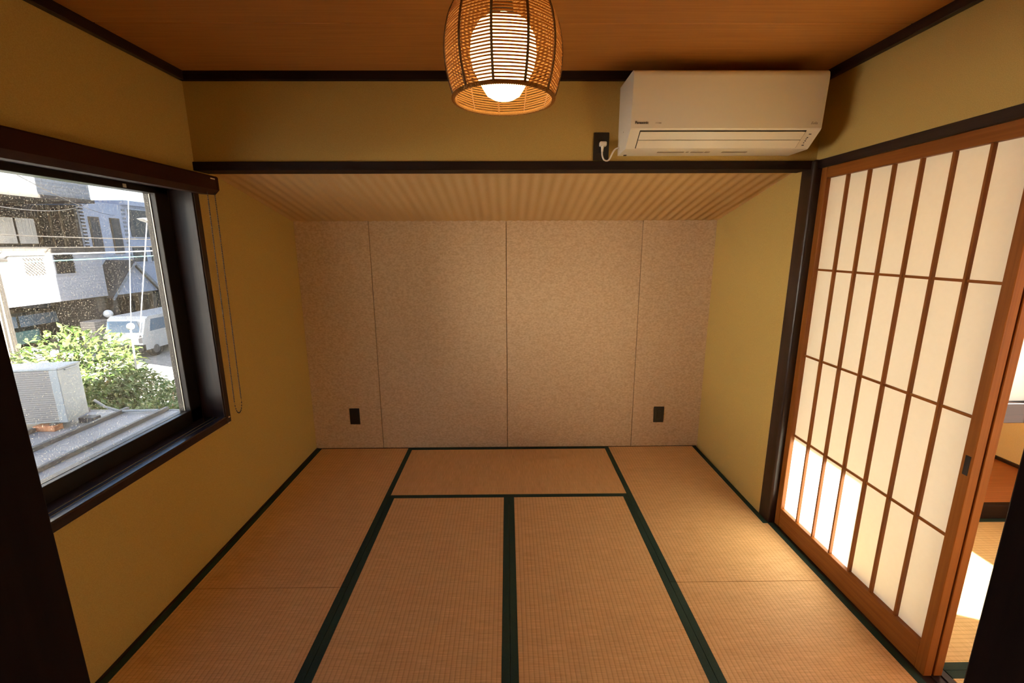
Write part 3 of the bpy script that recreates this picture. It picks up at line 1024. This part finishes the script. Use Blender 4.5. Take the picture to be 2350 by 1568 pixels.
# ------------------------------------------------------------------ outside, left: low metal roof and condenser unit
ZR = -0.45
M['metal_roof'] = noisy('grey_painted_metal', (0.21, 0.225, 0.25), (0.26, 0.275, 0.30), (6, 6, 6), 0.45, 3, 0, 0)
M['seam'] = plain('dark_metal_seam', (0.075, 0.08, 0.09), 0.5)
rf = thing('metal_roof', 'grey standing seam metal roof just below the window', 'roof', (-4.2, 2.0, ZR - 0.12))
MB().box(-7.2, XL - TH - 0.01, -1.5, 4.93, ZR - 0.12, ZR).build('roof_sheet', M['metal_roof'], rf)
for k in range(8):
    x = -2.62 - 0.455 * k
    MB().bbox(x - 0.02, x + 0.02, -1.5, 4.94, ZR - 0.001, ZR + 0.045, 0.004, 1).build('standing_seam', M['seam'], rf)
MB().bbox(-7.2, XL - TH - 0.01, 4.925, 4.955, ZR - 0.14, ZR + 0.006, 0.003, 1).build('edge_trim', M['metal_roof'], rf)

M['cond'] = plain('blue_shade_enamel', (0.29, 0.345, 0.39), 0.4)  # white enamel, bluish shade mixed into its colour
M['fin'] = plain('grey_coil_fins', (0.17, 0.18, 0.20), 0.6)
M['fin_wire'] = plain('pale_guard_wire', (0.34, 0.35, 0.36), 0.5)
cu_ = thing('condenser_unit', 'white outdoor condenser unit standing on the grey metal roof', 'air conditioner', (-4.60, 4.40, ZR + 0.075), None, math.radians(10))
# local: x to the left is negative (long side), y away from the camera
W_, D_, H_ = 0.80, 0.30, 0.585
MB().bbox(-W_, -0.002, 0.012, D_, 0.0, H_ - 0.02, 0.006, 2).build('cabinet', M['cond'], cu_, local=True)
MB().bbox(-W_ - 0.006, 0.006, 0.0, D_ + 0.006, H_ - 0.022, H_, 0.008, 2).build('lid', M['cond'], cu_, local=True)
MB().box(-W_ + 0.02, -0.075, 0.004, 0.014, 0.02, H_ - 0.025).build('coil_fins', M['fin'], cu_, local=True)
for k in range(24):
    z = 0.035 + k * 0.0222
    MB().box(-W_ + 0.02, -0.075, -0.001, 0.004, z, z + 0.0035).build('guard_wire', M['fin_wire'], cu_, local=True)
MB().bbox(-0.078, 0.0, 0.0, 0.03, 0.0, H_ - 0.022, 0.006, 2).build('corner_panel', M['cond'], cu_, local=True)
MB().bbox(-0.06, 0.012, D_ * 0.3, D_ * 0.85, H_ - 0.045, H_ - 0.028, 0.004, 1).build('hand_grip', M['cond'], cu_, local=True)
for x in (-0.13, -W_ + 0.1):
    MB().bbox(x - 0.03, x + 0.03, -0.02, D_ + 0.02, -0.018, 0.001, 0.002, 1).build('foot', M['seam'], cu_, local=True)
M['brick'] = noisy('red_brick', (0.30, 0.12, 0.06), (0.45, 0.20, 0.10), (30, 30, 30), 0.9, 3, 0.2, 0.002)
for x, y, lab in ((-4.80, 4.38, 'red brick block under the near corner of the condenser unit'), (-5.35, 4.27, 'red brick block under the hidden left end of the condenser unit')):
    o = MB().bbox(x - 0.11, x + 0.11, y - 0.05, y + 0.05, ZR, ZR + 0.058, 0.005, 1).build('brick_block', M['brick'])
    tag(o, lab, 'brick')
o = MB().bbox(-4.66, -4.50, 4.56, 4.66, ZR, ZR + 0.058, 0.005, 1).build('timber_block', M['seam'])
tag(o, 'dark timber block under the right end of the condenser unit', 'block')
o = MB().tube([(-4.62, 4.74, ZR + 0.20), (-4.56, 4.79, ZR + 0.10), (-4.45, 4.84, ZR + 0.03), (-4.25, 4.87, ZR + 0.022), (-4.05, 4.89, ZR + 0.02)], 0.014, 8).build('drain_hose', M['cond'], None, True)
tag(o, 'pale hose curving from behind the condenser unit to the roof edge', 'hose')

# ------------------------------------------------------------------ outside: ground and street
ZG = -2.8
struct(MB().box(-70, 30, -40, 80, ZG - 0.2, ZG), 'ground', noisy('asphalt', (0.20, 0.20, 0.20), (0.27, 0.27, 0.27), (5, 5, 5), 0.9, 3, 0, 0))

# building across the street, pale below and dark tiled above
M['bwhite'] = noisy('white_siding', (0.70, 0.70, 0.68), (0.76, 0.76, 0.74), (3, 3, 40), 0.8, 2, 0, 0)
M['bpale'] = brick_mat('pale_grey_siding', (0.30, 0.32, 0.37), (0.33, 0.35, 0.40), (0.25, 0.27, 0.31), 3.0, 0.14)
M['bgrey'] = brick_mat('grey_facing_brick', (0.20, 0.225, 0.26), (0.24, 0.265, 0.30), (0.15, 0.165, 0.19), 0.5, 0.14)
M['btile'] = brick_mat('dark_brown_tile', (0.050, 0.046, 0.044), (0.068, 0.062, 0.058), (0.034, 0.031, 0.028), 0.4, 0.12)
M['bdark'] = plain('garage_porch_shade', (0.012, 0.011, 0.009), 0.9)  # near-black stands in for the shade inside garage and porch
M['bglass'] = plain('dark_window_glass', (0.05, 0.055, 0.06), 0.1)
M['bframe'] = plain('bronze_window_frame', (0.10, 0.075, 0.05), 0.5)
M['curtain'] = noisy('white_curtain', (0.78, 0.77, 0.74), (0.88, 0.87, 0.84), (1, 18, 1), 0.9, 2, 0.6, 0.02)
b1 = thing('apartment_house', 'pale house across the street with two lattice windows and a dark upper storey', 'building', (-20.0, 14.0, ZG))
MB().box(-24, -18.0, 6.0, 20.15, -0.70, 1.20).build('lower_wall', M['bpale'], b1)
MB().box(-24, -17.92, 6.0, 20.25, 1.20, 1.42).build('ledge', M['btile'], b1)
MB().box(-24, -20.9, 6.0, 20.70, 1.42, 3.28).build('upper_wall', M['btile'], b1)
MB().box(-24, -19.3, 20.70, 20.84, 1.42, 3.28).build('gallery_side_wall', M['btile'], b1)
MB().box(-24, -18.3, 6.0, 20.15, 1.38, 1.43).build('gallery_floor', M['btile'], b1)
MB().box(-24, -17.85, 6.0, 20.20, 3.28, 3.42).build('eave', M['btile'], b1)
MB().box(-24, -18.0, 6.0, 20.20, 3.42, 7.5).build('top_wall', M['bgrey'], b1)
MB().box(-24, -22.0, 6.0, 20.15, ZG, -0.70).build('garage_wall', M['bdark'], b1)
MB().box(-20.2, -18.15, 19.7, 20.1, ZG, -0.70).build('garage_pier', M['btile'], b1)
MB().box(-20.2, -18.15, 6.0, 6.4, ZG, -0.70).build('garage_pier', M['btile'], b1)
for y0, y1 in ((16.85, 17.58), (18.03, 18.80)):
    f = MB().box(-18.02, -17.96, y0 - 0.07, y1 + 0.07, 0.34, 1.20).build('window', M['bpale'], b1)
    MB().box(-17.96, -17.95, y0, y1, 0.40, 1.18).build('pane', M['bglass'] if y0 > 17.8 else M['curtain'], f)
    lt = MB()
    zm = 0.79
    for k in range(-9, 10):
        for sgn in (1, -1):
            c = (y0 + y1) / 2 + k * 0.12
            za, zb = sorted(((y0 - c) / sgn + zm, (y1 - c) / sgn + zm))
            za, zb = max(za, 0.40), min(zb, 1.18)
            if zb - za > 0.04:
                lt.tube([(-17.925, c + sgn * (za - zm), za), (-17.925, c + sgn * (zb - zm), zb)], 0.013, 4)
    lt.build('lattice', M['ac_gap'], f)
f = MB().box(-20.92, -20.86, 17.6, 20.66, 1.55, 2.72).build('window', M['bframe'], b1)
MB().box(-20.86, -20.85, 17.7, 19.56, 1.60, 2.67).build('pane', M['curtain'], f)
MB().box(-20.86, -20.83, 19.57, 19.63, 1.60, 2.67).build('mullion', M['sash'], f)
MB().box(-20.86, -20.85, 19.64, 20.42, 1.60, 2.67).build('pane', M['curtain'], f)
for x in (-20.4, -19.9):
    MB().tube([(x, 20.66, 1.43), (x, 20.66, 3.28)], 0.05, 6).build('drain_pipe', M['bframe'], b1)

# white house further along, with narrow windows and a gabled porch
M['bshade'] = noisy('blue_shade_siding', (0.33, 0.39, 0.51), (0.37, 0.43, 0.55), (3, 3, 40), 0.8, 2, 0, 0)  # white walls, with the bluish shade put into the siding colour
b2 = thing('gabled_house', 'white house behind with tall narrow windows and a gabled porch', 'building', (-21.0, 24.0, ZG))
MB().box(-26, -19.2, 20.86, 34.0, ZG, 3.50).build('wall', M['bshade'], b2)
MB().box(-26, -19.0, 23.1, 34.0, 3.50, 3.72).build('roof_edge', M['bshade'], b2)
for y0, y1, z0, z1 in ((21.25, 21.68, 1.19, 2.77), (22.37, 22.80, 1.18, 2.77), (23.40, 25.6, 1.95, 3.30), (23.30, 24.15, 0.70, 1.47), (24.45, 25.3, 0.70, 1.47)):
    f = MB().box(-19.22, -19.15, y0 - 0.05, y1 + 0.05, z0 - 0.05, z1 + 0.05).build('window', M['bframe'] if y1 - y0 < 0.5 else M['bshade'], b2)
    MB().box(-19.15, -19.14, y0, y1, z0, z1).build('pane', M['bglass'], f)
for k in range(17):
    MB().box(-19.24, -19.17, 20.86, 21.02, 1.0 + k * 0.15, 1.07 + k * 0.15).build('quoin', M['btile'], b2)
for k in range(20):
    MB().box(-19.22, -19.17, 23.10, 23.28, -0.6 + k * 0.2, -0.5 + k * 0.2).build('quoin', M['bgrey'], b2)
M['proof'] = plain('brown_grey_roof_tile', (0.085, 0.08, 0.075), 0.8)
gb = MB()
gb.add([(-18.0, 20.40, -0.72), (-18.0, 23.05, -0.72), (-18.0, 21.72, 0.66), (-19.2, 20.40, -0.72), (-19.2, 23.05, -0.72), (-19.2, 21.72, 0.66)],
       [(0, 1, 2), (3, 5, 4), (0, 3, 4, 1), (0, 2, 5, 3), (1, 4, 5, 2)])
gb.build('porch_gable', M['bshade'], b2)
for s in (-1, 1):
    e = MB()
    y_e = 21.72 + s * 1.50
    q = [(21.72, 0.70), (y_e, -0.84), (y_e, -0.72), (21.72, 0.84)]
    e.prism(q, 'x', -19.2, -17.85)
    e.build('porch_roof', M['proof'], b2)
    e = MB()
    e.prism([(21.72, 0.62), (y_e, -0.92), (y_e, -0.80), (21.72, 0.76)], 'x', -17.86, -17.80)
    e.build('barge_board', M['bgrey'], b2)
MB().box(-19.2, -18.1, 20.4, 23.0, -0.86, -0.72).build('porch_beam', M['bframe'], b2)
for y in (20.55, 22.0, 22.85):
    MB().box(-18.3, -18.1, y - 0.12, y + 0.12, ZG, -0.80).build('porch_post', M['bframe'] if y > 21 else M['btile'], b2)
MB().box(-19.25, -19.12, 20.3, 25.5, ZG, -0.80).build('porch_door_wall', M['bdark'], b2)

# added white block left of the view: bounces sun into the street window
struct(MB().box(-24, -17.6, -16.0, 5.9, ZG, 7.6), 'wall_outside_bounce', M['bwhite'])
# tall neighbour on this side of the street, outside the view: shades the right of the facade
struct(MB().box(-10, -4, 14.65, 40.0, ZG, 12.0), 'wall_outside_neighbour', M['bwhite'])

# pale globe lamp on a post in front of the garage
gl_ = thing('globe_lamp', 'pale globe garden lamp on a post in front of the dark garage', 'lamp', (-17.4, 19.3, ZG))
MB().sphere((-17.4, 19.3, -1.40), 0.17, 16, 10).build('globe', plain('milky_globe', (0.70, 0.72, 0.74), 0.4), gl_, True)
MB().tube([(-17.4, 19.3, ZG), (-17.4, 19.3, -1.55)], 0.05, 8).build('post', M['bframe'], gl_)
o = MB().bbox(-17.9, -17.3, 18.45, 19.15, ZG, -1.62, 0.02, 1).build('brick_planter', brick_mat('planter_brick', (0.30, 0.27, 0.24), (0.36, 0.33, 0.30), (0.16, 0.15, 0.14), 0.3, 0.1))
tag(o, 'grey brick gate pier beside the globe lamp', 'pier')


# ------------------------------------------------------------------ parked cars
def make_van(label, loc, paint, rot=0.0):
    t = thing('parked_van', label, 'car', loc, None, rot)
    # local: length along +y from 0 to 3.4, width x 0..-1.45, height 1.62
    prof = [(0.0, 0.32), (0.0, 0.80), (0.10, 0.98), (0.30, 1.50), (0.45, 1.60), (3.05, 1.62), (3.32, 1.50), (3.40, 0.95), (3.40, 0.32)]
    MB().prism(prof, 'x', -1.45, 0.0).build('body', paint, t, local=True)
    for x in (-1.4535, -0.0065):
        MB().prism([(0.42, 1.02), (1.42, 1.02), (1.42, 1.48), (0.55, 1.48)], 'x', x, x + 0.010).build('side_window', M['car_glass'], t, local=True)
        MB().prism([(1.52, 1.02), (3.10, 1.02), (3.05, 1.48), (1.52, 1.48)], 'x', x, x + 0.010).build('side_window', M['car_glass'], t, local=True)
        for y in (0.62, 2.75):
            xx = x + 0.02 if x < -1 else x - 0.16
            wv = MB()
            for (r, a, b) in ((0.31, xx, xx + 0.16),):
                n = 20
                vs = [(a, y + r * math.cos(2 * math.pi * j / n), 0.31 + r * math.sin(2 * math.pi * j / n)) for j in range(n)]
                vs += [(b, y + r * math.cos(2 * math.pi * j / n), 0.31 + r * math.sin(2 * math.pi * j / n)) for j in range(n)]
                wv.add(vs, [tuple(range(n)), tuple(range(2 * n - 1, n - 1, -1))] + [(j, (j + 1) % n, n + (j + 1) % n, n + j) for j in range(n)])
            wh_ = wv.build('wheel', M['tyre'], t, local=True)
            hv = MB()
            n = 16
            xs = (b + 0.004) if x > -1 else (a - 0.004)
            vs = [(xs, y + 0.19 * math.cos(2 * math.pi * j / n), 0.31 + 0.19 * math.sin(2 * math.pi * j / n)) for j in range(n)] + [(xs + (0.012 if x > -1 else -0.012), y, 0.31)]
            hv.add(vs, [(j, (j + 1) % n, n) for j in range(n)])
            hv.build('hub', M['hub'], wh_, local=True)
    MB().prism([(-1.36, 1.02), (-0.09, 1.02), (-0.17, 1.46), (-1.28, 1.46)], 'y', 0.085, 0.11).build('rear_window', M['car_glass'], t, local=True)
    MB().box(-1.46, 0.01, -0.04, 0.10, 0.32, 0.55).build('bumper', M['tyre'], t, local=True)
    MB().box(-1.46, 0.01, 3.34, 3.44, 0.32, 0.55).build('bumper', M['tyre'], t, local=True)
    for x in (-1.44, -0.14):
        MB().box(x, x + 0.13, -0.008, 0.05, 0.62, 0.92).build('tail_lamp', M['hub'], t, local=True)
    # raked windscreen seen at the near end
    return t


M['car_glass'] = plain('car_window_glass', (0.10, 0.16, 0.24), 0.05)
M['tyre'] = plain('black_rubber', (0.02, 0.02, 0.02), 0.8)
M['hub'] = plain('wheel_steel', (0.16, 0.16, 0.17), 0.4, 0.5)
make_van('silver white van parked by the road beside the window edge', (-14.0, 16.75, ZG), plain('pearl_white_paint', (0.46, 0.48, 0.50), 0.35))
make_van('dark teal car parked in the dark garage across the street', (-20.0, 16.6, ZG), plain('dark_teal_paint', (0.004, 0.012, 0.014), 0.4))

# ------------------------------------------------------------------ utility pole and overhead cables
M['pole'] = noisy('weathered_concrete', (0.46, 0.38, 0.26), (0.56, 0.48, 0.34), (8, 8, 4), 0.9, 4, 0.2, 0.004)
M['cable_d'] = plain('dark_cable', (0.02, 0.018, 0.017), 0.7)
M['cable_w'] = plain('white_cable', (0.30, 0.30, 0.31), 0.5)
M['cable_g'] = plain('green_cable', (0.06, 0.22, 0.20), 0.5)
PX, PY = -8.2, 7.05
up = thing('utility_pole', 'concrete utility pole with cables at the left edge of the window', 'utility pole', (PX, PY, ZG))
MB().lathe([(0.21, ZG), (0.17, 1.0), (0.15, 5.5)], PX, PY, 20).build('shaft', M['pole'], up, True)
for k in range(4):
    a = -0.5 + 0.35 * k
    MB().tube([(PX + 0.22 * math.cos(a), PY + 0.22 * math.sin(a), ZG), (PX + 0.20 * math.cos(a), PY + 0.20 * math.sin(a), -0.2), (PX + 0.19 * math.cos(a + 0.2), PY + 0.19 * math.sin(a + 0.2), 1.5)], 0.014, 6).build('riser_cable', M['cable_d'], up)
MB().bbox(PX + 0.02, PX + 0.20, PY + 0.25, PY + 0.85, 1.24, 1.36, 0.02, 2).build('splice_box', M['cable_w'], up)
MB().bbox(PX - 0.2, PX + 0.2, PY - 0.25, PY + 0.25, 1.18, 1.24, 0.01, 1).build('bracket', M['cable_d'], up)
cab = [('dark_cable', 'd', 1.62, 1.66, 0.010, 'topmost dark overhead cable crossing the narrow windows'), ('dark_cable', 'd', 1.42, 1.58, 0.010, 'second dark overhead cable, just above the white one'),
       ('white_cable', 'w', 1.30, 1.53, 0.013, 'white overhead cable running level across the street view'), ('green_cable', 'g', 1.18, 1.44, 0.009, 'pale green overhead cable, lowest of the four')]
for nm, cc, z0, z1, r, lab in cab:
    pts = []
    for i in range(13):
        t_ = i / 12
        pts.append((PX + 0.235, PY - 0.1 + 8.7 * t_, z0 + (z1 - z0) * t_ - 0.05 * 4 * t_ * (1 - t_)))
    tag(MB().tube(pts, r, 6).build('overhead_' + nm, M['cable_' + cc], None, True), lab, 'cable')
# thin wires from the pole to the houses
for a, b, lab in (((PX - 0.02, PY + 0.19, 2.95), (-19.12, 22.6, 2.95), 'thin dark wire sagging from the pole to the white gabled house'), ((PX - 0.02, PY + 0.19, 2.10), (-17.84, 19.9, 3.30), 'thin dark wire from the pole to the eave of the grey house')):
    pts = [tuple(a[q] + (b[q] - a[q]) * i / 16 - (0.22 * 4 * (i / 16) * (1 - i / 16) if q == 2 else 0) for q in range(3)) for i in range(17)]
    tag(MB().tube(pts, 0.009, 5).build('thin_wire', M['cable_d'], None), lab, 'wire')

# two white guy lines ending in the shrub
gy = thing('guy_line', 'white cord with a ball at its foot, left of the two white cords', 'cord', (-6.0, 7.0, 0.2))
MB().tube([(-6.0, 7.45, 2.45), (-6.0, 7.005, 0.16)], 0.006, 6).build('cord', M['cable_w'], gy)
MB().sphere((-6.0, 7.0, 0.185), 0.055, 14, 8).build('ball', M['cable_w'], gy, True)
MB().tube([(-6.0, 6.99, 0.14), (-6.0, 6.96, -0.5)], 0.014, 6).build('anchor_rod', M['cable_w'], gy)
sl = thing('street_lamp', 'white lamp head on a thin slanting rod at the window edge', 'street lamp', (-6.0, 7.15, 0.05))
MB().tube([(-6.0, 7.70, 1.86), (-6.0, 7.155, 0.06)], 0.008, 6).build('rod', M['cable_w'], sl)
MB().prism([(7.56, 1.875), (7.62, 1.845), (7.85, 1.80), (7.90, 1.82), (7.90, 1.90), (7.70, 1.895)], 'x', -6.06, -5.94).build('lamp_head', M['cable_w'], sl)
MB().tube([(-6.0, 7.155, 0.06), (-6.0, 7.10, -0.03), (-6.0, 7.19, -0.03), (-6.0, 7.155, 0.06)], 0.008, 5).build('shackle', M['cable_w'], sl)

# ------------------------------------------------------------------ shrub
def leaf_mat():
    m, t, b = new_mat('shrub_leaf')
    v = coords(t, (9, 9, 9))
    n = N(t, 'ShaderNodeTexNoise')
    n.inputs['Scale'].default_value = 1.0
    n.inputs['Detail'].default_value = 4
    t.links.new(v, n.inputs['Vector'])
    c = ramp(t, n.outputs['Fac'], [(0.30, (0.035, 0.085, 0.018)), (0.52, (0.085, 0.15, 0.032)), (0.68, (0.16, 0.18, 0.045)), (0.78, (0.26, 0.12, 0.03))])
    t.links.new(c, b.inputs['Base Color'])
    b.inputs['Roughness'].default_value = 0.45
    return m


M['leaf'] = leaf_mat()
M['bark'] = plain('pale_bark', (0.32, 0.24, 0.15), 0.9)


def shrub(name, label, blobs, n, seed, size):
    rnd = random.Random(seed)
    xs = [b[0] for b in blobs]
    ysb = [b[1] for b in blobs]
    t = thing(name, label, 'shrub', (sum(xs) / len(xs), sum(ysb) / len(ysb), ZG))
    lf = MB()
    wts = [b[3] ** 2 for b in blobs]
    for _ in range(n):
        b = rnd.choices(blobs, wts)[0]
        d = Vector((rnd.gauss(0, 1), rnd.gauss(0, 1), rnd.gauss(0, 1))).normalized()
        rr = b[3] * (0.62 + 0.42 * rnd.random())
        p = Vector((b[0], b[1], b[2])) + Vector((d.x * rr, d.y * rr, d.z * rr * b[4]))
        ax = (d + Vector((rnd.uniform(-1, 1), rnd.uniform(-1, 1), rnd.uniform(-0.9, 0.5)))).normalized()
        sd_ = ax.cross(Vector((rnd.uniform(-.4, .4), rnd.uniform(-.4, .4), 1))).normalized()
        nn = sd_.cross(ax).normalized()
        ln = size * rnd.uniform(0.7, 1.3)
        wd = ln * rnd.uniform(0.18, 0.26)
        q0 = p
        q1 = p + ax * ln * 0.5 + sd_ * wd + nn * 0.10 * ln
        q2 = p + ax * ln - nn * 0.15 * ln
        q3 = p + ax * ln * 0.5 - sd_ * wd + nn * 0.10 * ln
        qm = p + ax * ln * 0.5
        lf.add([q0, q1, q2, q3, qm], [(0, 1, 4), (1, 2, 4), (2, 3, 4), (3, 0, 4)])
    o = lf.build('leaves', M['leaf'], t)
    o['kind'] = 'stuff'
    for k in range(7):
        a = rnd.uniform(0, 6.28)
        b = blobs[k % len(blobs)]
        base = Vector((sum(xs) / len(xs) + 0.1 * math.cos(a), sum(ysb) / len(ysb) + 0.1 * math.sin(a), ZG))
        top = Vector((b[0] + 0.2 * math.cos(a), b[1] + 0.2 * math.sin(a), b[2] + 0.5 * b[3]))
        mid = (base + top) / 2 + Vector((0.1 * math.cos(a), 0.1 * math.sin(a), 0.1))
        MB().tube([base, mid, top], [0.035, 0.025, 0.010], 6).build('branch', M['bark'], t, True)
    return t


shrub('leafy_shrub', 'large leafy green shrub with yellowing tips behind the metal roof', [(-6.9, 6.95, -0.60, 0.80, 0.95), (-6.8, 6.35, -1.0, 0.70, 0.85), (-7.1, 7.35, -0.95, 0.7, 0.9), (-6.8, 7.4, -1.35, 0.75, 0.8), (-6.8, 7.8, -1.15, 0.45, 0.9), (-6.8, 6.9, -1.6, 0.75, 0.8)], 7000, 3, 0.13)
shrub('low_shrub', 'darker low shrub in front at the roof corner', [(-5.3, 6.3, -1.25, 0.50, 0.85), (-5.3, 6.9, -1.15, 0.52, 0.9), (-5.4, 7.45, -1.2, 0.52, 0.9), (-5.35, 5.8, -1.35, 0.45, 0.8)], 3000, 5, 0.11)
